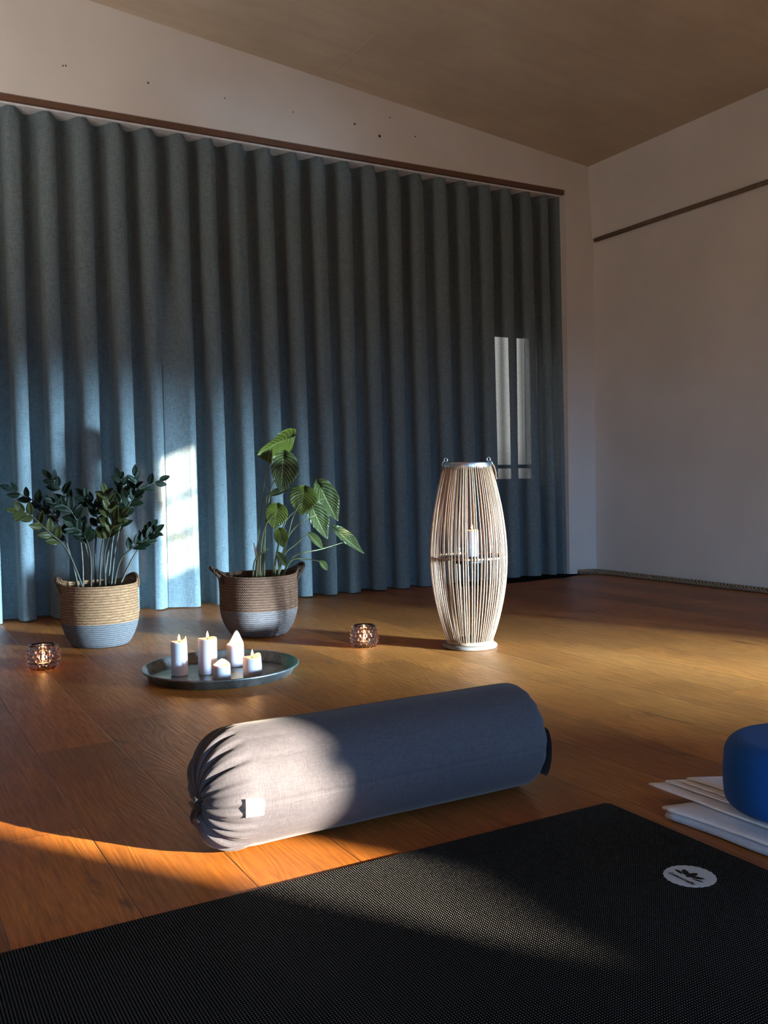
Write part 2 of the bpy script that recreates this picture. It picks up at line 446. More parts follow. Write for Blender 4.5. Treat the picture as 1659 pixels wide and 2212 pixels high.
# rope lying along the foot of the right wall
M_ROPE = simple('sisal rope', (.30, .23, .15), .9, .1, 0, .3, 200)
M_ROPE.bump(M_ROPE.noise(M_ROPE.co('Object'), 500, 3, .7), .6, .002); M_ROPE = M_ROPE.m
bm = bmesh.new()
path = spline([(3.97, 4.545, .016), (4.06, 4.54, .016), (4.105, 4.49, .016), (4.112, 4.3, .016), (4.112, 3.6, .016), (4.112, 2.4, .016), (4.112, 0, .016)], 560)
tot = 0
for s_ in range(3):
    pts = []; dist = 0
    for i, p in enumerate(path):
        if i: dist += (p-path[i-1]).length
        t = (path[min(i+1, len(path)-1)]-path[max(i-1, 0)]).normalized(); n1 = t.cross(Vector((0, 0, 1))).normalized(); n2 = t.cross(n1)
        a = 2*PI*(dist/.075 + s_/3)
        pts.append(p+(n1*math.cos(a)+n2*math.sin(a))*.0095)
    tube(bm, pts, .0068, 7)
o = obj('baseboard_right', bm, M_ROPE); o['kind'] = 'structure'

# small fixing holes in the header
M_HOLE = simple('dark hole', (.02, .017, .014), .9).m
for i, (px, py, r_) in enumerate([(136, 142, .0035), (142, 142, .0035), (320, 179, .0045), (485, 212, .003), (766, 268, .005), (842, 254, .003), (820, 294, .008), (897, 295, .004), (633, 242, .003)]):
    p = at(px, py, WY)
    bm = bmesh.new(); V = lathe(bm, [(r_*1.0, 0), (r_*.9, .002), (r_*.6, .0022)], 10)
    o = obj('trim_%d' % (i+2), bm, M_HOLE); o.location = (p.x, WY, p.z); o.rotation_euler = (PI/2, 0, 0); o['kind'] = 'structure'

# ---------------------------------------------------------------- curtain and its track
PX = [37, 112, 190, 262, 330, 400, 460, 525, 585, 643, 700, 755, 810, 862, 912, 963, 1010, 1060, 1105, 1148, 1190]
peaks = [at(x, 205+.172*x, 4.62).x for x in PX]
peaks = [p-.026+.008*(k/20) for k, p in enumerate(peaks)]
pre = [peaks[0]-.157*k for k in range(9, 0, -1)]
peaks = pre+peaks
peaks_ext = peaks
ZT, ZB = 2.397, .006
def curtain_bm():
    bm = bmesh.new(); rows = []
    NR = 74; S = 26
    for r in range(NR+1):
        f = r/NR; z = ZT+(ZB-ZT)*f
        row = []
        A0 = .052+.020*min(1, f*1.4)
        yc = 4.675-.035*f
        for k in range(len(peaks_ext)-1):
            a, b = peaks_ext[k], peaks_ext[k+1]
            rnd = noise.noise(Vector((k*3.7, f*1.3, 0)))
            jit = .010*f*noise.noise(Vector((k*2.1, 5+f*.8, 0)))*2
            jit2 = .010*f*noise.noise(Vector(((k+1)*2.1, 5+f*.8, 0)))*2
            a2, b2 = a+jit, b+jit2
            amp = A0*(1+.16*rnd)
            if a > 2.15: amp *= 1-.16*min(1, f*3)
            for q in range(S):
                t = q/S
                y = yc-amp*math.cos(2*PI*t)
                if k == 13:      # this pleat hangs open and almost flat lower down
                    g_ = min(1, max(0, (f-.2)/.3)); yo = -amp*((1-.75*t/.14) if t < .14 else .25+.75*((t-.14)/.86)**1.3)
                    y = y*(1-g_)+(yc+yo)*g_
                x = a2+(b2-a2)*(t+.10*math.sin(4*PI*t)/1.0*(1 if f > .03 else f/.03)*(1-min(1, max(0, (f-.2)/.3))*(t > .25 and k == 13)))
                # secondary soft rolls that run down the cloth
                if f > .02:
                    x += .006*noise.noise(Vector((x*9, z*.9, 3)))
                    y += .012*min(1, f*5)*noise.noise(Vector((x*14, z*.6, 9)))*math.sin(PI*t)
                # bottom edge kick
                row.append((x, y, z + .008*max(0, f-.98)/.02*noise.noise(Vector((x*5, 1, 1))) ))
        # flat last panel
        k = len(peaks_ext)-1; a = peaks_ext[-1]+.010*f*noise.noise(Vector((k*2.1, 5+f*.8, 0)))*2
        for q in range(15):
            t = q/14; xx = a+t*.16
            y = yc-A0*math.cos(PI*t*4) if t < .25 else yc+A0*math.cos(PI*(t-.25)/.75)*(1 if t < .6 else 1)
            row.append((a+t*(NX+.004-a), max(y, yc-.045), z))
        rows.append(row)
    grid(bm, rows)
    return bm
o = obj('curtain', curtain_bm(), M_CURT)
tag(o, 'long grey blue linen curtain hanging in even wave pleats across the wall', 'curtain')
bm = bmesh.new(); box(bm, (LX+.1, 4.616, 2.3985), (NX-.005, 4.80, 2.4255)); box(bm, (LX+.1, 4.606, 2.3915), (NX-.005, 4.616, 2.4255))
tag(obj('curtain_track', bm, M_TRACK, smooth=False), 'white ceiling track running above the grey blue curtain', 'curtain track')

bm = bmesh.new(); box(bm, (LX+.1, 4.578, 2.3975), (NX-.005, 4.598, 2.4255))
struct(obj('trim_11', bm, simple('brown track cover', (.13, .065, .038), .6).m, smooth=False))
# black strip standing for the niche shadow under the curtain end
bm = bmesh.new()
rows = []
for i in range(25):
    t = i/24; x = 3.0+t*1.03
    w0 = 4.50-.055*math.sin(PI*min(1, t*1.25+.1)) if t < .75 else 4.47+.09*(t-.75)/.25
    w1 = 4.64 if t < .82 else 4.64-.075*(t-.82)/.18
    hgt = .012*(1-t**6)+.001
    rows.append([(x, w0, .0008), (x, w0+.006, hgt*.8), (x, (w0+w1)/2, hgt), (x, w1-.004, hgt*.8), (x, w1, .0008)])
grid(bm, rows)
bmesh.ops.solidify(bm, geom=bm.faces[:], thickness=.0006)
M_BLACK = simple('black shade', (.006, .006, .007), .95, .1).m
tag(obj('shadow_strip', bm, M_BLACK), 'black shade strip standing for the niche shadow under the right end of the curtain', 'cloth')

# ---------------------------------------------------------------- baskets
def basket(name, loc, R, Rb, Hh, zband, m_top, m_low, label, handle_ang, rz=0, hup=.028, hout=.034):
    root = empty(name, loc, rz); tag(root, label, 'basket', 'woven plant baskets')
    def rad(z):
        t = z/Hh
        # flat bottom, full belly, slightly drawn-in rim
        if t < .5: return Rb+(R-Rb)*psin(PI/2*min(1, t/.5))**.75
        return R*(1-.035*((t-.5)/.5)**2)
    def lift(a, t):
        l = 0
        for ha in handle_ang:
            d = abs((a-ha+PI) % (2*PI)-PI)
            l = max(l, math.exp(-(d/.36)**2))
        return l*hup*max(0, t)**6, l*.018*max(0, t)**8
    def shell(z0, z1, n, mat, nm, inner=True):
        bm = bmesh.new(); uvl = bm.loops.layers.uv.new('uv'); N = 72; rows = []; uvr = []
        zs = [z0+(z1-z0)*i/n for i in range(n+1)]
        for z in zs:
            row = []
            for k in range(N+1):
                a = 2*PI*k/N; dz, dr = lift(a, z/Hh)
                r = rad(z)*(1+.012*noise.noise(Vector((math.cos(a)*1.4, math.sin(a)*1.4, z*6))))+dr
                row.append((r*math.cos(a), r*math.sin(a), z+dz))
            rows.append(row)
        def emit_rows(rows, vv, flip):
            V = [[bm.verts.new(p) for p in r_] for r_ in rows]
            for i in range(len(V)-1):
                for j in range(N):
                    vs = (V[i][j], V[i][j+1], V[i+1][j+1], V[i+1][j]); us = ((j/N, vv[i]), (( j+1)/N, vv[i]), ((j+1)/N, vv[i+1]), (j/N, vv[i+1]))
                    if flip: vs = vs[::-1]; us = us[::-1]
                    f = bm.faces.new(vs)
                    for l, u in zip(f.loops, us): l[uvl].uv = u
            return V
        emit_rows(rows, [z/Hh*.3 for z in zs], False)
        th = .007
        inn = [[(p[0]*(1-th/R), p[1]*(1-th/R), p[2]) for p in r_] for r_ in rows]
        emit_rows([rows[-1], [(p[0]*(1-th/2/R), p[1]*(1-th/2/R), p[2]+.003) for p in rows[-1]], inn[-1]], [z1/Hh*.3, z1/Hh*.3+.001, z1/Hh*.3+.002], False)
        emit_rows(inn[::-1], [z/Hh*.3 for z in zs][::-1], False)
        if z0 == 0:
            c = bm.verts.new((0, 0, 0)); B = [bm.verts.new(p) for p in rows[0]]
            for k in range(N): bm.faces.new((c, B[k+1], B[k]))
        bmesh.ops.remove_doubles(bm, verts=bm.verts, dist=1e-6)
        return obj(nm, bm, mat, root)
    shell(0, zband, 14, m_low, 'painted_band')['label'] = 'grey painted lower band of the basket'
    shell(zband, Hh, 22, m_top, 'straw_body')
    # handles: plaited loops rising from the rim
    for ha in handle_ang:
        bm = bmesh.new(); pts = []
        for i in range(19):
            t = i/18; a = ha+(t-.5)*.85
            r = rad(Hh)*1.0+.004+hout*math.sin(PI*t)
            z = Hh-.022+(hup+.028)*psin(PI*t)**.8
            pts.append((r*math.cos(a), r*math.sin(a), z))
        for s_ in range(2):
            q = []
            for i, p in enumerate(spline(pts, 60)):
                an = i*.55+s_*PI; q.append(p+Vector((math.cos(an)*.003, math.sin(an)*.003, math.sin(an)*.004)))
            tube(bm, q, .0052, 7)
        obj('handle', bm, m_top, root)
    return root
B1 = Vector((.812, 3.785, 0)); B2 = Vector((1.436, 3.65, 0))
vdir1 = math.atan2(B1.y, B1.x)
basket('plant_basket', B1, .151, .104, .243, .098, M_JUTE, M_JUTEGREY, 'natural straw basket with grey lower half, holding the dark leaved plant', [vdir1+PI*.5-.15, vdir1-PI*.5+.55], 0, .018, .012)
vdir2 = math.atan2(B2.y, B2.x)
basket('plant_basket', B2, .164, .112, .25, .112, M_JUTE2, M_JUTEMAUVE, 'dark brown straw basket with mauve grey lower half, holding the big leaved plant', [vdir2+PI*.5+.1, vdir2-PI*.5+.25])

# ---------------------------------------------------------------- leaf materials
def leaf_mat(name, ca, cb, rough=.3, vein=None, trans=.2, side_n=9):
    m = Mat(name, ca, rough, .1 if vein is None else .3)
    uv = m.node('ShaderNodeTexCoord').outputs['UV']; sp = m.node('ShaderNodeSeparateXYZ'); m.t.links.new(uv, sp.inputs[0])
    ax = m.math('ABSOLUTE', m.math('SUBTRACT', sp.outputs['X'], .5))
    n = m.noise(m.co('Object'), 35, 3, .5)
    c = m.ramp(n, [(.3, cb), (.7, ca)])
    if vein:
        rib = m.ramp(ax, [(.006, (1,)*3), (.03, (0,)*3)])
        sv = m.math('FRACT', m.math('MULTIPLY', m.math('SUBTRACT', sp.outputs['Y'], m.math('MULTIPLY', ax, .9)), side_n))
        sv = m.math('ABSOLUTE', m.math('SUBTRACT', sv, .5))
        svr = m.ramp(sv, [(.02, (1,)*3), (.09, (0,)*3)])
        vv = m.math('MAXIMUM', rib, m.math('MULTIPLY', svr, .75))
        c = m.mix(vv, c, vein)
        m.bump(m.math('SUBTRACT', m.math('MULTIPLY', sv, 2), vv), .6, .004)
    m.set('Base Color', c)
    tb = m.node('ShaderNodeBsdfTranslucent'); m.t.links.new(c, tb.inputs[0]); mx = m.node('ShaderNodeMixShader'); mx.inputs[0].default_value = trans
    out = [q for q in m.t.nodes if q.type == 'OUTPUT_MATERIAL'][0]
    m.t.links.new(m.p.outputs[0], mx.inputs[1]); m.t.links.new(tb.outputs[0], mx.inputs[2]); m.t.links.new(mx.outputs[0], out.inputs['Surface'])
    return m.m
M_ZZ = leaf_mat('dark glossy leaf', (.005, .010, .004), (.003, .006, .003), .5, None, .05)
M_ZZO = leaf_mat('olive leaf', (.040, .042, .012), (.018, .022, .007), .35, None, .1)
M_ZZSTEM = simple('green brown stem', (.022, .021, .011), .5, .4).m
M_TARO = leaf_mat('veined green leaf', (.105, .125, .018), (.055, .075, .012), .35, (.17, .19, .04), .22)
M_TAROD = leaf_mat('veined dark green leaf', (.040, .050, .012), (.018, .028, .008), .3, (.26, .27, .12), .12)
M_TAROSTEM = simple('pale green stem', (.085, .09, .03), .45, .4).m
M_SHEATH = simple('dry brown leaf sheath', (.14, .05, .022), .8).m

def leaf(bm, base, tip_dir, side, length, width, shape='ellipse', cup=.15, droop=.2, n=12, m=8, uvl=None):
    """leaf blade as a closed thin shell lying along tip_dir"""
    T = Vector(tip_dir).normalized(); S = Vector(side); S = (S-T*S.dot(T)).normalized(); N = S.cross(T)
    base = Vector(base); rows = []
    for i in range(n+1):
        t = i/n
        if shape == 'ellipse': w = psin(PI*min(1, t**.85))**.75 if 0 < t < 1 else 0.0; y0 = t
        else:            # heart: lobes behind the stalk
            w = (psin(PI*t**.62)**.8 if 0 < t < 1 else 0.0)*(1-.12*t); y0 = t
        row = []
        for j in range(m+1):
            s_ = (j/m-.5)*2
            L = y0*length
            if shape == 'heart':
                back = .30*length*max(0, 1-t*2.6)**1.0*abs(s_)**1.2
                L = y0*length-back
            x = s_*w*width*.5
            z = cup*abs(x)*1.0 - droop*length*t*t + (.010 if shape == 'heart' else .002)*math.sin(s_*7+t*9)*abs(s_)*length*3
            row.append(base+T*L+S*x+N*z)
        rows.append(row)
    V = [[bm.verts.new(p) for p in r] for r in rows]
    for i in range(n):
        for j in range(m):
            try: f = bm.faces.new((V[i][j], V[i][j+1], V[i+1][j+1], V[i+1][j]))
            except ValueError: continue
            if uvl:
                for l, (a, b) in zip(f.loops, ((i, j), (i, j+1), (i+1, j+1), (i+1, j))): l[uvl].uv = (b/m, a/n)
    return V
def finish_leaf(o, t=.0006):
    md = o.modifiers.new('thick', 'SOLIDIFY'); md.thickness = t; return o

# dark glossy plant (left basket)
zz = empty('potted_plant', (B1.x, B1.y, .20)); tag(zz, 'plant with arching stems of small dark glossy leaves, in the left basket', 'plant')
def local(o, p): return Vector(p)-o.location
bm = bmesh.new(); lathe(bm, [(.136, -.012), (.137, .006), (.10, .016), (.02, .02)], 40); obj('soil', bm, M_SOIL, zz)
stems = [
 ([(172, 1268), (152, 1200), (122, 1122), (80, 1086), (27, 1060)], 3.80, -.02, 0),
 ([(186, 1270), (146, 1190), (106, 1150), (64, 1112), (35, 1104)], 3.66, -.10, 1),
 ([(180, 1266), (176, 1185), (160, 1112), (136, 1064), (110, 1034)], 3.84, .04, 0),
 ([(200, 1268), (190, 1200), (172, 1140), (150, 1100), (120, 1085)], 3.74, -.04, 0),
 ([(206, 1264), (206, 1190), (210, 1130), (204, 1095), (182, 1072)], 3.85, .05, 0),
 ([(214, 1268), (219, 1190), (232, 1130), (236, 1095), (228, 1066)], 3.72, -.05, 1),
 ([(222, 1262), (234, 1190), (248, 1125), (282, 1070), (344, 1038)], 3.80, .00, 0),
 ([(232, 1262), (243, 1170), (256, 1100), (266, 1060), (258, 1032)], 3.88, .05, 0),
 ([(238, 1262), (250, 1180), (268, 1110), (290, 1070), (292, 1030)], 3.74, -.02, 0),
 ([(243, 1258), (258, 1215), (285, 1184), (312, 1168), (334, 1150)], 3.70, -.04, 0),
 ([(252, 1262), (282, 1215), (303, 1180), (316, 1160), (327, 1142)], 3.78, .02, 0),
 ([(196, 1266), (196, 1210), (188, 1170), (176, 1150), (158, 1138)], 3.68, -.06, 0),
 ([(228, 1264), (226, 1200), (236, 1160), (246, 1130), (262, 1112)], 3.66, -.08, 1),
]
rs = random.Random(3)
for si, (pp, Y, dY, olive) in enumerate(stems):
    n_ = len(pp); base = Vector((B1.x, B1.y, 0))
    P3 = []
    for i, (x, y) in enumerate(pp):
        t = i/(n_-1); yy = (B1.y+(Y-B1.y)*.6)+(dY*1.6)*t
        P3.append(local(zz, at(x, y, yy)))
    P3[0].z = .005
    pts = spline(P3, 26)
    bm = bmesh.new(); tube(bm, pts, [.0048*(1-.72*i/26) for i in range(27)], 7)
    st = obj('stem', bm, M_ZZSTEM, zz)
    bm = bmesh.new(); uvl = bm.loops.layers.uv.new('uv')
    start = 9 if si not in (9, 10, 11, 12) else 12
    step = 1.5
    q = start; k = 0
    while q <= 26:
        i = int(q); p = pts[i]; t = (pts[min(i+1, 26)]-pts[i-1]).normalized()
        sidev = t.cross(Vector((-.35, -.9, .2))).normalized()
        sgn = 1 if k % 2 else -1
        L = (.050+.010*rs.random())*(1.0 if q < 22 else .85)
        d = (t*.75+sidev*sgn*.75+Vector((rs.uniform(-.25, .25), rs.uniform(-.5, .35), rs.uniform(-.1, .3)))).normalized()
        sd = Vector((rs.uniform(-.5, .5), rs.uniform(-.5, .5), rs.uniform(-.4, .4)))+d.cross(Vector((-.2, -.95, .25+rs.uniform(-.5, .5))))
        leaf(bm, p, d, sd, L, L*.52, 'ellipse', .35, .12, 8, 4, uvl)
        k += 1; q += step
    d = (pts[26]-pts[24]).normalized(); leaf(bm, pts[26], d, d.cross(Vector((-.2, -.9, .3))), .05, .024, 'ellipse', .3, .1, 8, 4, uvl)
    lv = obj('leaves', bm, M_ZZO if olive else M_ZZ, st); finish_leaf(lv)

# big leaved plant (right basket)
ta = empty('potted_plant', (B2.x, B2.y, .20)); tag(ta, 'tall thin stemmed plant with large veined heart shaped leaves, in the right basket', 'plant')
bm = bmesh.new(); lathe(bm, [(.148, -.012), (.149, .006), (.10, .016), (.02, .02)], 40); obj('soil', bm, M_SOIL, ta)
def im(dx, dy, dz=0):      # direction given by how it runs in view, plus depth away
    return (CR*dx - CU*dy + CF*dz)
# (stem pixels..., Y of the leaf), attach px, tip px, width px, depth tilt of tip, depth tilt of side, shape, dark
taro = [
 ([(550, 1244), (560, 1140), (572, 1040), (584, 970)], 3.66, (604, 954), (549, 975), 92, .0, 2.2, .35, 0),
 ([(563, 1242), (572, 1150), (585, 1060), (608, 1008)], 3.62, (610, 1008), (604, 1062), 58, .1, .5, .25, 1),
 ([(570, 1242), (572, 1180), (574, 1120), (576, 1072)], 3.60, (576, 1073), (632, 1056), 16, .3, .9, .0, 1),
 ([(598, 1243), (618, 1175), (632, 1120), (650, 1080)], 3.64, (655, 1074), (651, 1113), 58, -.15, .15, .2, 0),
 ([(585, 1240), (615, 1130), (665, 1090), (703, 1076)], 3.74, (700, 1070), (726, 1125), 44, .0, .45, .2, 1),
 ([(596, 1243), (620, 1165), (655, 1125), (684, 1112)], 3.70, (681, 1112), (704, 1164), 40, .0, .5, .2, 1),
 ([(560, 1244), (564, 1180), (576, 1130), (596, 1108)], 3.58, (597, 1108), (592, 1142), 46, .1, .2, .2, 0),
 ([(592, 1242), (596, 1215), (600, 1190), (606, 1156)], 3.60, (606, 1156), (612, 1182), 28, .1, .2, .2, 0),
 ([(600, 1243), (614, 1200), (640, 1175), (666, 1152)], 3.68, (664, 1150), (694, 1186), 18, .0, .8, .1, 1),
 ([(604, 1243), (634, 1203), (695, 1186), (744, 1171)], 3.72, (742, 1160), (781, 1197), 24, .0, .8, .1, 1),
 ([(606, 1243), (628, 1212), (660, 1208), (688, 1212)], 3.64, (689, 1211), (705, 1232), 14, .0, .7, .1, 1),
 ([(600, 1246), (602, 1225), (600, 1210), (598, 1196)], 3.56, (597, 1192), (617, 1224), 16, .1, .6, .2, 1),
 ([(552, 1246), (556, 1215), (565, 1196), (580, 1185)], 3.58, None, None, 0, 0, 0, 0, 0),
 ([(545, 1248), (548, 1222), (556, 1200), (566, 1192)], 3.57, None, None, 0, 0, 0, 0, 0),
]
for pp, Y, A_, T_, wpx, dz, sz, cup, dark in taro:
    P3 = []
    for i, (x, y) in enumerate(pp):
        t = i/(len(pp)-1); P3.append(local(ta, at(x, y, B2.y+(Y-B2.y)*(.35+.65*t)-.015)))
    P3[0].z = .008
    pts = spline(P3, 20); bm = bmesh.new(); tube(bm, pts, [.0042*(1-.55*i/20) for i in range(21)], 7)
    st = obj('stem', bm, M_TAROSTEM, ta)
    if A_ is None: continue
    a = local(ta, at(*A_, Y)); b = local(ta, at(*T_, Y)); d = b-a; pxm = d.length/math.dist(A_, T_)
    L = d.length*(1+.25*abs(dz)); tdir = d.normalized()+CF*dz
    sdir = tdir.cross(CF); sdir = sdir.normalized()+CF*sz
    width = wpx*pxm
    bm = bmesh.new(); uvl = bm.loops.layers.uv.new('uv')
    sh = 'heart' if wpx > 22 else 'ellipse'
    leaf(bm, a-tdir.normalized()*L*(.28 if sh == 'heart' else 0), tdir, sdir, L*(1.28 if sh == 'heart' else 1), width*1.12, sh, -.25 if not dark else -.55, .12, 16, 12, uvl)
    o = obj('leaf_blade', bm, M_TAROD if dark else M_TARO, st); finish_leaf(o, .0008)
bm = bmesh.new()
for k, (x0, y0, x1, y1) in enumerate([(562, 1245, 553, 1180), (566, 1245, 566, 1178), (560, 1245, 548, 1172)]):
    a = local(ta, at(x0, y0, 3.63)); b = local(ta, at(x1, y1, 3.63)); a.z = .005
    tube(bm, spline([a, (a+b)/2+Vector((.004*k-.004, 0, 0)), b], 10), [.009*(1-.085*i) for i in range(11)], 7)
obj('leaf_sheath', bm, M_SHEATH, ta)

# ---------------------------------------------------------------- tray with candles
M_TRAYM = Mat('tarnished zinc', (.2, .22, .22), .38, .5, .85)
co = M_TRAYM.co('Object'); f_ = M_TRAYM.noise(co, 9, 6, .65, .4); f2 = M_TRAYM.noise(co, 45, 4, .6)
c_ = M_TRAYM.ramp(f_, [(.3, (.10, .12, .13)), (.5, (.21, .24, .25)), (.72, (.36, .39, .40))])
c_ = M_TRAYM.mix(M_TRAYM.ramp(f2, [(.5, (0,)*3), (.7, (.6,)*3)]), c_, (.09, .05, .03))
f3 = M_TRAYM.noise(co, 6, 3, .5)
c_ = M_TRAYM.mix(M_TRAYM.ramp(f3, [(.60, (0,)*3), (.68, (.8,)*3)]), c_, (.03, .20, .17))
M_TRAYM.set('Base Color', c_); M_TRAYM.set('Roughness', M_TRAYM.ramp(f_, [(.3, (.28,)*3), (.7, (.5,)*3)])); M_TRAYM.bump(f2, .15, .001)
M_TRAY = M_TRAYM.m
TC = Vector((1.022, 2.955, 0)); TR = .256
bm = bmesh.new()
lathe(bm, [(.002, .004), (TR-.030, .004), (TR-.024, .006), (TR-.012, .028), (TR-.006, .034), (TR, .036), (TR+.0035, .033), (TR+.001, .029), (TR-.008, .025), (TR-.022, .002), (TR-.03, .0002), (.002, .0002)], 96)
tr = obj('serving_tray', bm, M_TRAY); tr.location = TC
tag(tr, 'round tarnished metal tray on the wooden floor carrying five white candles', 'tray')

def wax(name, col):
    m = Mat(name, col, .5, .4); m.set('Subsurface Weight', 1.0); m.set('Subsurface Radius', (1.0, .55, .30)); m.set('Subsurface Scale', .012)
    m.bump(m.noise(m.co('Object'), 60, 3, .5), .1, .002)
    return m.m
M_WAX = wax('white wax', (.42, .42, .47))
M_WICK = simple('burnt wick', (.02, .015, .01), .9).m
M_FLAME = emit('candle flame', (1.0, .60, .22), 30)
M_FLAMEC = emit('candle flame core', (1.0, .80, .48), 40)
def flame(parent, x, y, z, h=.022, r=.0045, power=.06):
    bm = bmesh.new(); n = 10; prof = []
    for i in range(n+1):
        t = i/n; prof.append((max(.0003, r*psin(PI*t**.62)**.9*(1-.25*t)), h*t))
    lathe(bm, prof, 14, c=(x, y, z))
    o = obj('flame', bm, M_FLAME, parent)
    l = bpy.data.lights.new('flame_light', 'POINT'); l.energy = power; l.color = (1, .50, .18); l.shadow_soft_size = .006
    lo_ = bpy.data.objects.new('flame_light', l); COL.objects.link(lo_); lo_.parent = parent; lo_.location = (x, y, z+h+.004)
    return o
def candle(loc, r, h, label, group, spike=None, spike_h=.03, spike_w=.8, well=.006, fl=True, power=.06, flame_dz=0, name='pillar_candle', wob=.002):
    root = empty(name, loc); tag(root, label, 'candle', group)
    def fn(rr, z, a):
        e = 0
        if z > h*.6 or z > h-.02:
            k = max(0, min(1, (z-(h-.025))/.025))
            e += k*wob*math.sin(a*2+1.3)
            if spike is not None:
                d = abs((a-spike+PI) % (2*PI)-PI); g = math.exp(-(d/spike_w)**2)
                if rr > r*.55: e += k*spike_h*g
                rr = rr*(1-.10*k*g*(rr/r))
        return rr, z+e
    prof = [(r*.97, 0), (r, .002), (r, min(h*.4, h-.027)), (r, h-.025), (r*.998, h-.015), (r*.995, h-.006), (r*.97, h-.001), (r*.90, h), (r*.84, h-.002), (r*.74, h-well*.8), (r*.4, h-well), (.0005, h-well)]
    bm = bmesh.new(); lathe(bm, prof, 44, fn=fn); obj('wax_body', bm, M_WAX, root)
    bm = bmesh.new(); tube(bm, [(0, 0, h-well-.001), (.0005, 0, h-well+.005), (.0015, 0, h-well+.010)], .0009, 6); obj('wick', bm, M_WICK, root)
    if fl: flame(root, .001, 0, h-well+.007+flame_dz, power=power)
    return root
TZ = .0045
back = math.radians(58)      # away from the camera, seen from the tray
candle((.897, 3.008, TZ), .0270, .112, 'tall narrow white candle with a torn raised rim, leftmost on the tray', 'candles on the tray', spike=back-1.2, spike_h=.014, spike_w=.5, power=.2)
candle((.985, 2.979, TZ), .0315, .118, 'tall thick white candle with a level top, second from left on the tray', 'candles on the tray', power=.2)
candle((1.105, 3.043, TZ), .0300, .075, 'white candle with a high pointed wall of wax behind its flame', 'candles on the tray', spike=back, spike_h=.045, spike_w=.75, well=.010, power=.2)
candle((.995, 2.871, TZ), .0285, .045, 'shortest white candle, at the front of the tray, with a bump of wax', 'candles on the tray', spike=back+.2, spike_h=.017, spike_w=.9, well=.010, power=.2)
candle((1.097, 2.862, TZ), .0310, .062, 'short thick white candle, rightmost on the tray', 'candles on the tray', spike=back-.9, spike_h=.008, spike_w=.9, power=.2)

# ---------------------------------------------------------------- studded glass votives
def thin_glass(name, fac=.10):
    m = Mat(name, (1, 1, 1), .03); tr = m.node('ShaderNodeBsdfTransparent'); gl = m.node('ShaderNodeBsdfGlossy'); gl.inputs['Roughness'].default_value = .03
    lw = m.node('ShaderNodeLayerWeight'); lw.inputs['Blend'].default_value = .25
    f = m.math('ADD', m.math('MULTIPLY', lw.outputs['Facing'], .5), fac*.5); mx = m.node('ShaderNodeMixShader')
    out = [q for q in m.t.nodes if q.type == 'OUTPUT_MATERIAL'][0]
    m.t.links.new(f, mx.inputs[0]); m.t.links.new(tr.outputs[0], mx.inputs[1]); m.t.links.new(gl.outputs[0], mx.inputs[2]); m.t.links.new(mx.outputs[0], out.inputs['Surface'])
    return m.m
M_VOT = glass('smoky studded glass', (.80, .68, .66), .03)
def votive(loc, R, Hh, label, k):
    root = empty('votive_holder', loc); tag(root, label, 'candle holder', 'studded glass votive holders')
    def rad(t): return R*(.60+.40*psin(PI*(.16+.70*t))**.8)
    bm = bmesh.new()
    n = 12; prof = [(rad(i/n)-.004 if i else R*.55, Hh*i/n) for i in range(n+1)]
    inn = [(max(.002, rad(i/n)-.010), max(.008, Hh*i/n)) for i in range(n, -1, -1)]
    lathe(bm, prof+inn, 40)
    # studs
    rows_ = 6
    for i in range(rows_):
        t = (i+.6)/rows_*.97; z = Hh*t; r0 = rad(t)-.0045; cnt = 18
        for j in range(cnt):
            a = 2*PI*(j+.5*(i % 2))/cnt; c = Vector((r0*math.cos(a), r0*math.sin(a), z))
            nrm = Vector((math.cos(a), math.sin(a), (.5-t)*-1.1)).normalized()
            q = nrm.to_track_quat('Z', 'Y'); pr = [(.0062, 0), (.0056, .0036), (.0034, .0064), (.0008, .0074)]
            V = []
            for (rr, zz_) in pr: V.append([bm.verts.new(c+q @ Vector((rr*math.cos(2*PI*m_/8), rr*math.sin(2*PI*m_/8), zz_))) for m_ in range(8)])
            for r_ in range(3):
                for m_ in range(8): bm.faces.new((V[r_][m_], V[r_][(m_+1) % 8], V[r_+1][(m_+1) % 8], V[r_+1][m_]))
            bm.faces.new(V[3])
    obj('glass_cup', bm, M_VOT, root)
    return root
votive((.530, 3.402, 0), .0575, .086, 'studded glass votive glowing on the dark floor, left of the baskets', 0)
votive((1.655, 3.125, 0), .0535, .084, 'smoky studded glass votive between the dark basket and the lantern', 1)
M_ALU = simple('thin aluminium', (.7, .7, .7), .3, .5, 1.0).m
def tealight(loc, label):
    root = empty('tea_light', loc); tag(root, label, 'candle', 'tea lights in the votive holders')
    bm = bmesh.new(); lathe(bm, [(.019, 0), (.0193, .013), (.0186, .013), (.0183, .001)], 28); obj('metal_cup', bm, M_ALU, root)
    bm = bmesh.new(); lathe(bm, [(.018, .0012), (.018, .011), (.001, .0105)], 28); obj('wax_body', bm, M_WAX, root)
    flame(root, 0, 0, .016, h=.026, r=.0055, power=.45)
tealight((.530, 3.402, .0085), 'lit tea light inside the studded glass votive at the left')
tealight((1.655, 3.125, .0085), 'lit tea light inside the smoky studded votive near the lantern')

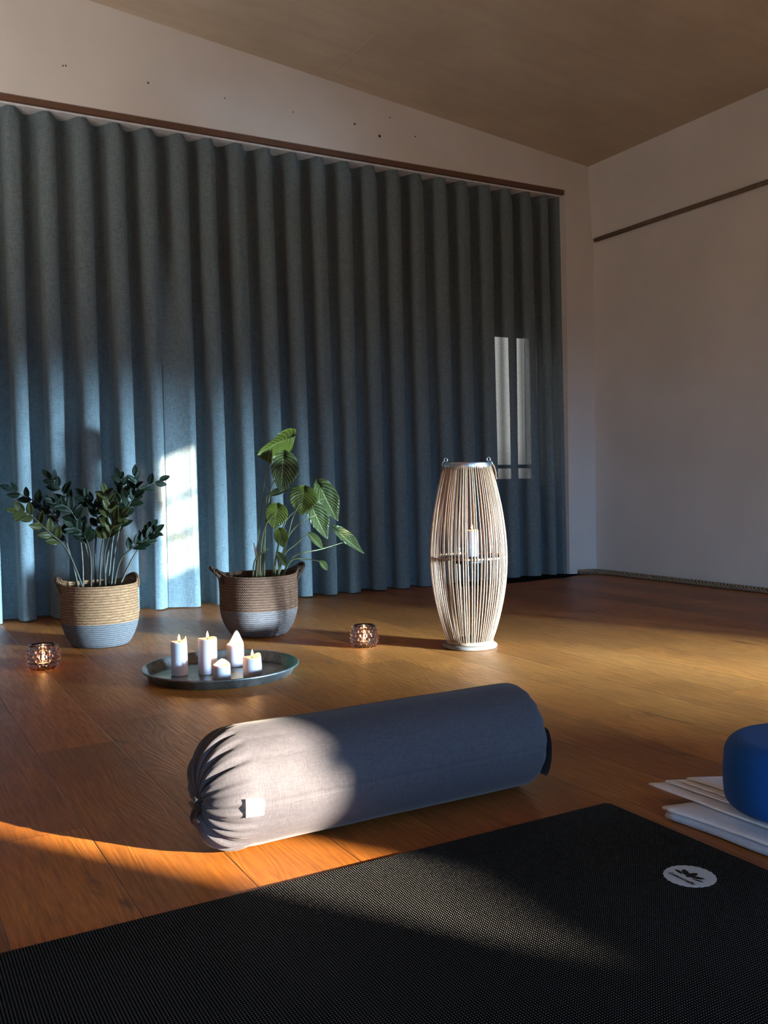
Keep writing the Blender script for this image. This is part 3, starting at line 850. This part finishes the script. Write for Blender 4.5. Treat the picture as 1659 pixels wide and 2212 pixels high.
# ---------------------------------------------------------------- lantern
LC = Vector((1.985, 2.895, 0))
lan = empty('lantern', LC); tag(lan, 'tall barrel shaped lantern of pale bamboo canes standing on the floor', 'lantern')
M_CANE = Mat('pale bamboo cane', (.60, .42, .27), .5, .4)
n_ = M_CANE.noise(M_CANE.co('Object', (30, 30, 2.5)), 4, 4, .6); n2_ = M_CANE.noise(M_CANE.co('Object', (6, 6, 3)), 2, 3, .5)
cc = M_CANE.ramp(n_, [(.3, (.25, .135, .07)), (.7, (.34, .20, .11))]); cc = M_CANE.mix(M_CANE.ramp(n2_, [(.60, (0,)*3), (.72, (.7,)*3)]), cc, (.13, .055, .022))
M_CANE.set('Base Color', cc); M_CANE = M_CANE.m
M_WOODB = simple('grey wood base', (.17, .125, .095), .6, .3, 0, .2, 30).m
M_STEEL = simple('brushed steel', (.55, .60, .66), .28, .5, 1.0, .1, 40).m
bm = bmesh.new(); lathe(bm, [(.090, 0), (.102, .003), (.104, .009), (.100, .014), (.088, .016)], 64); obj('base_disc', bm, M_WOODB, lan)
bm = bmesh.new(); lathe(bm, [(.080, .0165), (.088, .0165), (.090, .022), (.088, .030), (.083, .031), (.080, .027)], 64, cap0=False, cap1=False); V=None
obj('bottom_ring', bm, M_CANE, lan)
def lrad(z):
    t = (z-.024)/(.690-.024)
    # belly a little below the middle
    tm = .47
    if t < tm: u = t/tm; return .084+(.1435-.084)*psin(PI/2*u)**.86
    u = (t-tm)/(1-tm); return .0865+(.1435-.0865)*max(0,math.cos(PI/2*u))**.92
NC = 78
rl = random.Random(11)
for k in range(NC):
    a = 2*PI*(k+.25*rl.uniform(-1, 1))/NC; pts = []
    ph = rl.uniform(0, 6); am = rl.uniform(.0, .006)
    for i in range(19):
        z = .022+(.690-.022)*i/18; aa = a+am*math.sin(ph+z*9)/.14*.5*math.sin(PI*i/18)
        r_ = lrad(z)+.0008*math.sin(k*1.7); pts.append((r_*math.cos(aa), r_*math.sin(aa), z))
    bm = bmesh.new(); tube(bm, pts, .0023, 6); obj('cane', bm, M_CANE, lan)
bm = bmesh.new(); lathe(bm, [(.084, .672), (.0895, .671), (.0905, .678), (.0905, .694), (.089, .697), (.086, .697), (.084, .692)], 64, cap0=False, cap1=False)
grid
obj('top_ring', bm, M_STEEL, lan)['label'] = 'steel ring at the top'
for zz_, rr in ((.342, lrad(.342)-.0045),):
    bm = bmesh.new(); tube(bm, [(rr*math.cos(2*PI*i/64), rr*math.sin(2*PI*i/64), zz_) for i in range(64)], .0042, 8, close=True)
    obj('middle_hoop', bm, M_CANE, lan)
# shelf with crossbar, glass cylinder
bm = bmesh.new(); lathe(bm, [(.002, .318), (.056, .318), (.062, .319), (.062, .330), (.056, .331), (.002, .331)], 40); box(bm, (-.136, -.006, .332), (.136, .006, .338)); box(bm, (-.006, -.136, .332), (.006, .136, .338))
obj('candle_shelf', bm, simple('dark metal', (.02, .018, .016), .5, .5, .5).m, lan)
bm = bmesh.new(); lathe(bm, [(.054, .3385), (.056, .341), (.056, .446), (.0535, .446), (.0535, .341)], 48, cap0=False, cap1=False)
obj('glass_cylinder', bm, thin_glass('clear glass'), lan)
# handle: two hooks and a folded strap
va = math.atan2(LC.y, LC.x)
for sgn in (-1, 1):
    a = va+sgn*PI/2*1.0
    d = Vector((math.cos(a), math.sin(a), 0)); bm = bmesh.new()
    pc = d*.080+Vector((0, 0, .708))
    tube(bm, [pc+d*.006*math.cos(q*PI/8)+Vector((0, 0, .007*math.sin(q*PI/8))) for q in range(16)], .0016, 6, close=True)
    tube(bm, spline([d*.0915+Vector((0, 0, .685)), d*.094+Vector((0, 0, .694)), d*.085+Vector((0, 0, .705))], 8), .0018, 6)
    obj('hook', bm, M_STEEL, lan)
M_LEATHER = simple('brown cord', (.22, .10, .045), .7).m
bm = bmesh.new(); d = Vector((math.cos(va-PI/2), math.sin(va-PI/2), 0))
tube(bm, spline([d*.095+Vector((0, 0, .688)), d*.103+Vector((0, 0, .668)), d*.106+Vector((0, 0, .645)), d*.109+Vector((0, 0, .632))], 14), .003, 7)
tube(bm, spline([d*.0945+Vector((0, -.004, .688)), d*.100+Vector((0, -.006, .668)), d*.104+Vector((0, -.006, .650))], 14), .003, 7)
obj('carrying_cord', bm, M_LEATHER, lan)
candle((LC.x+.010, LC.y-.008, .3440), .0255, .098, 'white pillar candle in the glass inside the bamboo lantern', None, well=.004, power=.6)

# ---------------------------------------------------------------- bolster
BR, BYC = .106, 1.557
M_BOL = Mat('slate cotton', (.12, .12, .15), .75, .3)
n1 = M_BOL.noise(M_BOL.co('Object', (60, 900, 900)), 1, 2, .6); n2 = M_BOL.noise(M_BOL.co('Object', (900, 90, 90)), 1, 2, .6)
th = M_BOL.math('ADD', M_BOL.math('MULTIPLY', n1, .5), M_BOL.math('MULTIPLY', n2, .5))
M_BOL.set('Base Color', M_BOL.ramp(th, [(.35, (.042, .042, .050)), (.65, (.074, .072, .084))])); M_BOL.bump(th, .25, .0008)
M_BOL.set('Sheen Weight', .12); M_BOL.set('Sheen Roughness', .4); M_BOL = M_BOL.m
XL, XR = .484, 1.196
bol = empty('bolster', (XL, BYC, 0)); tag(bol, 'dark slate blue cylindrical yoga bolster lying on the floor by the black mat', 'bolster')
bm = bmesh.new(); rows = []; N = 180
GC = Vector((0.010, -.012, BR-.010))         # puckered middle of the left end
cap_prof = []
for i in range(26):
    t = i/25; r_ = psin(t*PI/2)**.85*BR
    x = .082*(1-math.sin(math.acos(min(1, 0.0)) if False else t*PI/2)**1.0)
    cap_prof.append((r_, t))
def seatr(a, r_):     # cylinder slightly flattened where it rests
    y, z = r_*math.cos(a), r_*math.sin(a)
    return y, z
R0 = .25
for i in range(44):
    t = i/43
    if t < .22: rho = R0*t/.22; dome = .024*(1-rho/R0)**1.3
    else: v_ = math.sin((t-.22)/.78*PI/2); rho = R0+(1-R0)*v_; dome = .082*(1-math.sqrt(max(0, 1-v_*v_)))
    rr = BR*rho
    row = []
    for k in range(N):
        a = 2*PI*k/N
        ph_ = a*15+2.1*math.sin(a*3)+.8*math.sin(a*7)
        pl_ = (abs(math.sin(ph_*.5))**.6-.6)*1.4+.5*math.sin(a*23+1.0+1.4*math.sin(a*2))+.3*math.sin(a*41)
        fade = min(1, .15+t*1.8)*(1-max(0, t-.65)*1.2)
        amp = .0070*fade*max(0, 1-t**6)
        an_ = max(0, (t-.22)/.78)*PI/2; nx_, nr_ = math.cos(an_), math.sin(an_)
        dx = -amp*pl_*nx_; dr = amp*pl_*nr_
        x = dome+dx
        y = (rr+dr)*math.cos(a); z = BR+(rr+dr)*math.sin(a)
        if t < .12: x += .003*math.sin(a*5)*(1-t/.12)
        m_ = (1-t)**1.15; y += m_*(-.030); z += m_*(-.008)
        row.append((x, y, z))
    rows.append(row)
x0 = rows[-1][0][0]; LEN = XR-XL
for i in range(1, 30):
    t = i/29; x = x0+(LEN-.030-x0)*t; row = []
    for k in range(N):
        a = 2*PI*k/N
        fol = math.exp(-(x-x0)/.06)*.0022*((abs(math.sin((a*15+2.1*math.sin(a*3)+.8*math.sin(a*7))*.5))**.6-.6)*1.4)
        rr = BR+fol+.0010*noise.noise(Vector((x*9, math.cos(a)*1.5, math.sin(a)*1.5)))
        if abs((a-(PI+.03)+PI) % (2*PI)-PI) < .012: rr -= .0018      # the long seam, facing the camera
        y = rr*math.cos(a); z = BR+rr*math.sin(a)
        row.append((x, y, z))
    rows.append(row)
for i in range(1, 15):
    t = i/14; ang = t*PI/2
    if t <= .5: u = t/.5; x = LEN-.030+.024*math.sin(u*PI/2); rr = BR-.024*(1-math.cos(u*PI/2))
    else: u = (t-.5)/.5; rr = (BR-.024)*(1-u)+.002; x = LEN-.006+.004*math.sin(u*PI/2)
    row = []
    for k in range(N):
        a = 2*PI*k/N; w_ = .0015*math.sin(a*17+math.sin(a*3))*math.sin(PI*min(1, t*1.1))
        row.append((x+w_, rr*math.cos(a), BR+rr*math.sin(a)))
    rows.append(row)
V = grid(bm, [[Vector(p) for p in r] for r in rows], close_u=True)
for v in bm.verts:
    if v.co.z < .0012: v.co.z = .0012+.0*(v.co.z)
bm.faces.new(V[0][::-1]); bm.faces.new(V[-1])
bmesh.ops.recalc_face_normals(bm, faces=bm.faces)
obj('cover', bm, M_BOL, bol)
# knot of gathered cloth in the middle of the end
bm = bmesh.new(); rows = []
for i in range(14):
    t = i/13; row = []
    for k in range(48):
        a = 2*PI*k/48; rr = .018*psin(PI*(.08+.9*t))**.7*(1+.22*math.sin(a*7+t*3)+.12*math.sin(a*11))
        row.append((.000+.028*t+.003*math.sin(a*5), -.030+rr*math.cos(a), BR-.008+rr*math.sin(a)))
    rows.append(row)
V = grid(bm, rows, close_u=True); bm.faces.new(V[0][::-1]); bm.faces.new(V[-1]); bmesh.ops.recalc_face_normals(bm, faces=bm.faces)
obj('gathered_knot', bm, M_BOL, bol)
# hanging loops/ties beside the knot
bm = bmesh.new()
for (dy, dz, L, w) in ((-.020, -.030, .030, .008), (.014, -.034, .036, .009), (-.010, .020, .022, .008)):
    a = Vector((.004, -.036, BR-.010)); b = a+Vector((-.002, dy, dz)).normalized()*L
    s_ = (b-a).normalized().cross(Vector((1, 0, 0)))*w
    rows = []
    for i in range(7):
        t = i/6; c = a.lerp(b, t)+Vector((-.010*math.sin(PI*t)-.012*t, 0, 0)); rows.append([c-s_*(.4+.6*t), c+Vector((-.003, 0, 0)), c+s_*(.4+.6*t)])
    grid(bm, rows)
bmesh.ops.solidify(bm, geom=bm.faces[:], thickness=.0012)
obj('gather_fold', bm, M_BOL, bol)
# sewn label
M_LABEL = fabric('white woven label', (.80, .78, .74), (.70, .68, .64), 1500, .1, 0)
bm = bmesh.new(); rows = []
for i in range(9):
    t = i/8; row = []
    for j in range(7):
        s_ = j/6
        x = .052+.036*t; a = PI+(.12-.28*s_)-.06*t     # angle on the cylinder (PI faces the camera)
        rr = BR+.0015+.007*(1-t)*(1) if t < 1 else BR+.0015
        x2 = x
        row.append((x2, -abs(rr)*abs(math.cos(a)), BR-rr*math.sin(a)*-1 if False else BR+rr*math.sin(PI-a)*-1))
    rows.append(row)
grid(bm, rows); bmesh.ops.solidify(bm, geom=bm.faces[:], thickness=.0008)
obj('care_label', bm, M_LABEL, bol)['label'] = 'small white label sewn near the gathered end'
# strap handle on the right end
bm = bmesh.new(); rows = []
for i in range(17):
    t = i/16; z = .035+.100*t
    x = LEN-.004+.016*psin(PI*t)**.5
    rows.append([(x, -.085+.0*t, z), (x+.0015, -.085+.018, z), (x, -.085+.036, z)])
grid(bm, rows); bmesh.ops.solidify(bm, geom=bm.faces[:], thickness=.0025)
obj('strap_handle', bm, M_BOL, bol)

# ---------------------------------------------------------------- yoga mat
M_MAT = Mat('black ribbed mat rubber', (.05, .05, .052), .75, .04)
co = M_MAT.co('Object'); sp = M_MAT.node('ShaderNodeSeparateXYZ'); M_MAT.t.links.new(co, sp.inputs[0])
def sinus(m, s_, per): return m.math('ADD', m.math('MULTIPLY', m.math('SINE', m.math('MULTIPLY', s_, 2*PI/per)), .5), .5)
a_ = sinus(M_MAT, sp.outputs['X'], .0042); b_ = sinus(M_MAT, sp.outputs['Y'], .0042)
h_ = M_MAT.math('POWER', M_MAT.math('MULTIPLY', a_, b_), .7)
M_MAT.set('Base Color', M_MAT.ramp(h_, [(.55, (.0012, .0016, .002)), (.90, (.40, .40, .38))]))
M_MAT.bump(h_, 1.0, .007)
M_MATM = M_MAT.m
MX1, MY1, MT = 1.250, 1.356, .005
bm = bmesh.new()
box(bm, (-.75, .70, .0003), (MX1, MY1, MT)); bmesh.ops.bevel(bm, geom=[e for e in bm.edges if abs(e.verts[0].co.z-e.verts[1].co.z) > .001], offset=.006, segments=4, affect='EDGES')
mat = obj('yoga_mat', bm, M_MATM, smooth=False); tag(mat, 'large black textured yoga mat spread on the floor in the foreground', 'yoga mat')
# round printed emblem
M_PRINT = Mat('pale print', (.42, .47, .50), .7, .2)
co = M_PRINT.co('Object'); sp = M_PRINT.node('ShaderNodeSeparateXYZ'); M_PRINT.t.links.new(co, sp.inputs[0])
hp = M_PRINT.math('MULTIPLY', sinus(M_PRINT, sp.outputs['X'], .0030), sinus(M_PRINT, sp.outputs['Y'], .0030))
M_PRINT.set('Base Color', M_PRINT.ramp(hp, [(.05, (.38, .50, .56)), (.4, (.66, .80, .88))])); M_PRINT.bump(hp, .3, .0004); M_PRINT = M_PRINT.m
LOG = Vector((1.127, 1.0365, MT+.0004)); LRd = .0405
bm = bmesh.new()
vs = [bm.verts.new((LOG.x+(LRd+.0007*math.sin(k*PI/2))*math.cos(2*PI*k/88), LOG.y+(LRd+.0007*math.sin(k*PI/2))*math.sin(2*PI*k/88), LOG.z)) for k in range(88)]
lo2 = [bm.verts.new((v.co.x, v.co.y, MT-.0005)) for v in vs]
bm.faces.new(vs)
for k in range(88): bm.faces.new((lo2[k], lo2[(k+1) % 88], vs[(k+1) % 88], vs[k]))
em = obj('round_emblem', bm, M_PRINT, mat, smooth=False); em['label'] = 'pale round printed emblem with a lotus flower'
M_INK = simple('black ink', (.008, .010, .012), .7, .2).m
# emblem axes in view: X axis of the print runs along ex, up of the flower along ey
ex = Vector((0, -1, 0)); ey = Vector((1, 0, 0))
def petal(bm, c, ang, L, w, pt=.5, bend=0):
    n = 12; d = ex*math.cos(ang)+ey*math.sin(ang); s_ = -ex*math.sin(ang)+ey*math.cos(ang); L1 = []; L2 = []
    for i in range(n+1):
        t = i/n; ww = w*psin(PI*t**pt)**.9 if 0 < t < 1 else 0
        cc = c+d*L*t+s_*bend*t*t; L1.append(cc+s_*ww); L2.append(cc-s_*ww)
    pts = L1+L2[1:-1][::-1]; f = bm.faces.new([bm.verts.new((p.x, p.y, LOG.z+.0004)) for p in pts])
bm = bmesh.new(); c0 = LOG-ey*.0115
for deg, L, w, off, pt in ((90, .0275, .0066, .0035, .9), (54, .029, .0046, .010, .95), (127, .0295, .0056, .010, .95), (28, .0295, .0020, .010, 1.1), (153, .0295, .0030, .011, 1.3)):
    an = math.radians(deg); petal(bm, c0+(ex*math.cos(an)+ey*math.sin(an))*off, an, L-off+.002, w, pt, (.0 if deg == 90 else (.004 if deg > 90 else -.004)))
obj('lotus_print', bm, M_INK, em, smooth=False)
# script lettering under the flower (thin curving strokes)
def script(text, origin, size, rad_=.0006, name='lettering'):
    cu = bpy.data.curves.new(name, 'FONT'); cu.body = text; cu.size = size; cu.shear = .35; cu.align_x = 'CENTER'; cu.extrude = .0001
    tmp = bpy.data.objects.new('tmp_'+name, cu); COL.objects.link(tmp)
    dg = bpy.context.evaluated_depsgraph_get(); dg.update(); me = bpy.data.meshes.new_from_object(tmp.evaluated_get(dg))
    bpy.data.objects.remove(tmp)
    for v in me.vertices:
        p = origin+ex*v.co.x+ey*v.co.y; v.co = (p.x, p.y, LOG.z+.0005+v.co.z)
    me.materials.clear(); me.materials.append(M_INK)
    o = bpy.data.objects.new(name, me); COL.objects.link(o); o.parent = em
    return o
script('Lotuscrafts', LOG-ey*.0215, .0115)

# ---------------------------------------------------------------- folded blankets and cushion
M_TOWEL = fabric('pale grey cotton', (.70, .74, .79), (.55, .59, .64), 700, .4, .3)
M_TOWEL2 = fabric('white cotton', (.80, .81, .82), (.66, .67, .69), 700, .4, .3)
M_TOWEL3 = fabric('blue grey cotton', (.42, .52, .62), (.30, .38, .47), 700, .4, .3)
def fold_layer(bm, c4, z4, th, wr=.004, seed=0, nu=26, nv=22, rnd=.25):
    """one folded layer: rounded edge slab over four corners"""
    rows = []
    c = [Vector((x, y, 0)) for x, y in c4]
    def P(u, v):
        p = c[0].lerp(c[1], u).lerp(c[3].lerp(c[2], u), v); z = (z4[0]*(1-u)+z4[1]*u)*(1-v)+(z4[3]*(1-u)+z4[2]*u)*v
        e = wr*noise.noise(Vector((p.x*11, p.y*11, seed)))
        dx = .006*noise.noise(Vector((p.x*9, p.y*9, seed+5))); dy = .006*noise.noise(Vector((p.x*9, p.y*9, seed+9)))
        return Vector((p.x+dx, p.y+dy, z+abs(e)))
    top = [[P(i/nu, j/nv) for i in range(nu+1)] for j in range(nv+1)]
    T = [[bm.verts.new(p+Vector((0, 0, th))) for p in r] for r in top]
    B = [[bm.verts.new(p) for p in r] for r in top]
    for j in range(nv):
        for i in range(nu):
            bm.faces.new((T[j][i], T[j][i+1], T[j+1][i+1], T[j+1][i])); bm.faces.new((B[j][i], B[j+1][i], B[j+1][i+1], B[j][i+1]))
    ring = [(0, i) for i in range(nu)]+[(j, nu) for j in range(nv)]+[(nv, i) for i in range(nu, 0, -1)]+[(j, 0) for j in range(nv, 0, -1)]
    cen = sum((p for r in top for p in r), Vector())/((nu+1)*(nv+1))
    mids = []
    for (j, i) in ring:
        p = top[j][i]; d = (p-cen); d.z = 0; d.normalize(); mids.append([bm.verts.new(p+d*th*.35+Vector((0, 0, th*.82))), bm.verts.new(p+d*th*.5+Vector((0, 0, th*.5))), bm.verts.new(p+d*th*.35+Vector((0, 0, th*.18)))])
    n = len(ring)
    for q in range(n):
        (j, i), (j2, i2) = ring[q], ring[(q+1) % n]; m1, m2 = mids[q], mids[(q+1) % n]
        cols1 = [T[j][i]]+m1+[B[j][i]]; cols2 = [T[j2][i2]]+m2+[B[j2][i2]]
        for w in range(4): bm.faces.new((cols1[w+1], cols2[w+1], cols2[w], cols1[w]))
# lower blanket: two thick folds
def stack(name, label, mat_, layers):
    first = None
    root = empty(name, (layers[0][0][0][0], layers[0][0][0][1], 0)); tag(root, label, 'blanket', 'folded blankets under the blue cushion')
    for i, (c4, z4, th, wr, sd) in enumerate(layers):
        bm = bmesh.new(); fold_layer(bm, c4, z4, th, wr, sd); bmesh.ops.recalc_face_normals(bm, faces=bm.faces)
        for v in bm.verts: v.co -= root.location
        obj('fold', bm, mat_[i] if isinstance(mat_, list) else mat_, root)
def corner(px, py, z): p = atz(px, py, z); return (p.x, p.y)
stack('folded_blanket', 'thick pale blue grey folded blanket, bottom of the pile at the right', [M_TOWEL3, M_TOWEL], [
    ([(1.288, 1.238), (1.325, .80), (1.66, .83), (1.63, 1.17)], (.001,)*4, .014, .002, 1),
    ([(1.290, 1.243), (1.327, .80), (1.66, .83), (1.63, 1.18)], (.0163,)*4, .007, .002, 2)])
stack('folded_blanket', 'white folded blanket with fanned corners, top of the pile under the blue cushion', [M_TOWEL2, M_TOWEL2, M_TOWEL2, M_TOWEL2], [
    ([(1.345, 1.338), (1.350, .80), (1.66, .83), (1.66, 1.20)], (.0262, .029, .029, .029), .005, .002, 3),
    ([(1.368, 1.318), (1.372, .85), (1.68, .86), (1.69, 1.17)], (.0345, .0365, .0365, .036), .0035, .002, 4),
    ([(1.379, 1.296), (1.392, .86), (1.68, .87), (1.69, 1.165)], (.0395, .041, .041, .0405), .0030, .002, 5),
    ([(1.394, 1.286), (1.425, .87), (1.68, .88), (1.68, 1.16)], (.0435, .0450, .0450, .0445), .0030, .004, 6)])
M_BLUE = fabric('blue felt', (.004, .095, .38), (.003, .06, .26), 900, .35, .08, .9)
CC = Vector((1.437, 1.055, .0505)); CRd = .137; CH = .123
bm = bmesh.new(); prof = []; e_ = .034
prof.append((.002, 0)); prof.append((CRd-.02, 0))
for i in range(1, 7): t = i/6*PI/2; prof.append((CRd-.02+.02*math.sin(t), .02*(1-math.cos(t))))
for i in range(1, 6): prof.append((CRd+.002*math.sin(PI*i/6), .02+(CH-e_-.02)*i/6))
for i in range(0, 9): t = i/8*PI/2; prof.append((CRd-e_+e_*math.cos(t), CH-e_+e_*math.sin(t)))
prof.append((CRd*.4, CH+.003)); prof.append((.002, CH+.004))
lathe(bm, prof, 72); o = obj('round_cushion', bm, M_BLUE); o.location = CC
tag(o, 'deep blue round felt cushion resting on the folded blankets at the right edge', 'cushion')
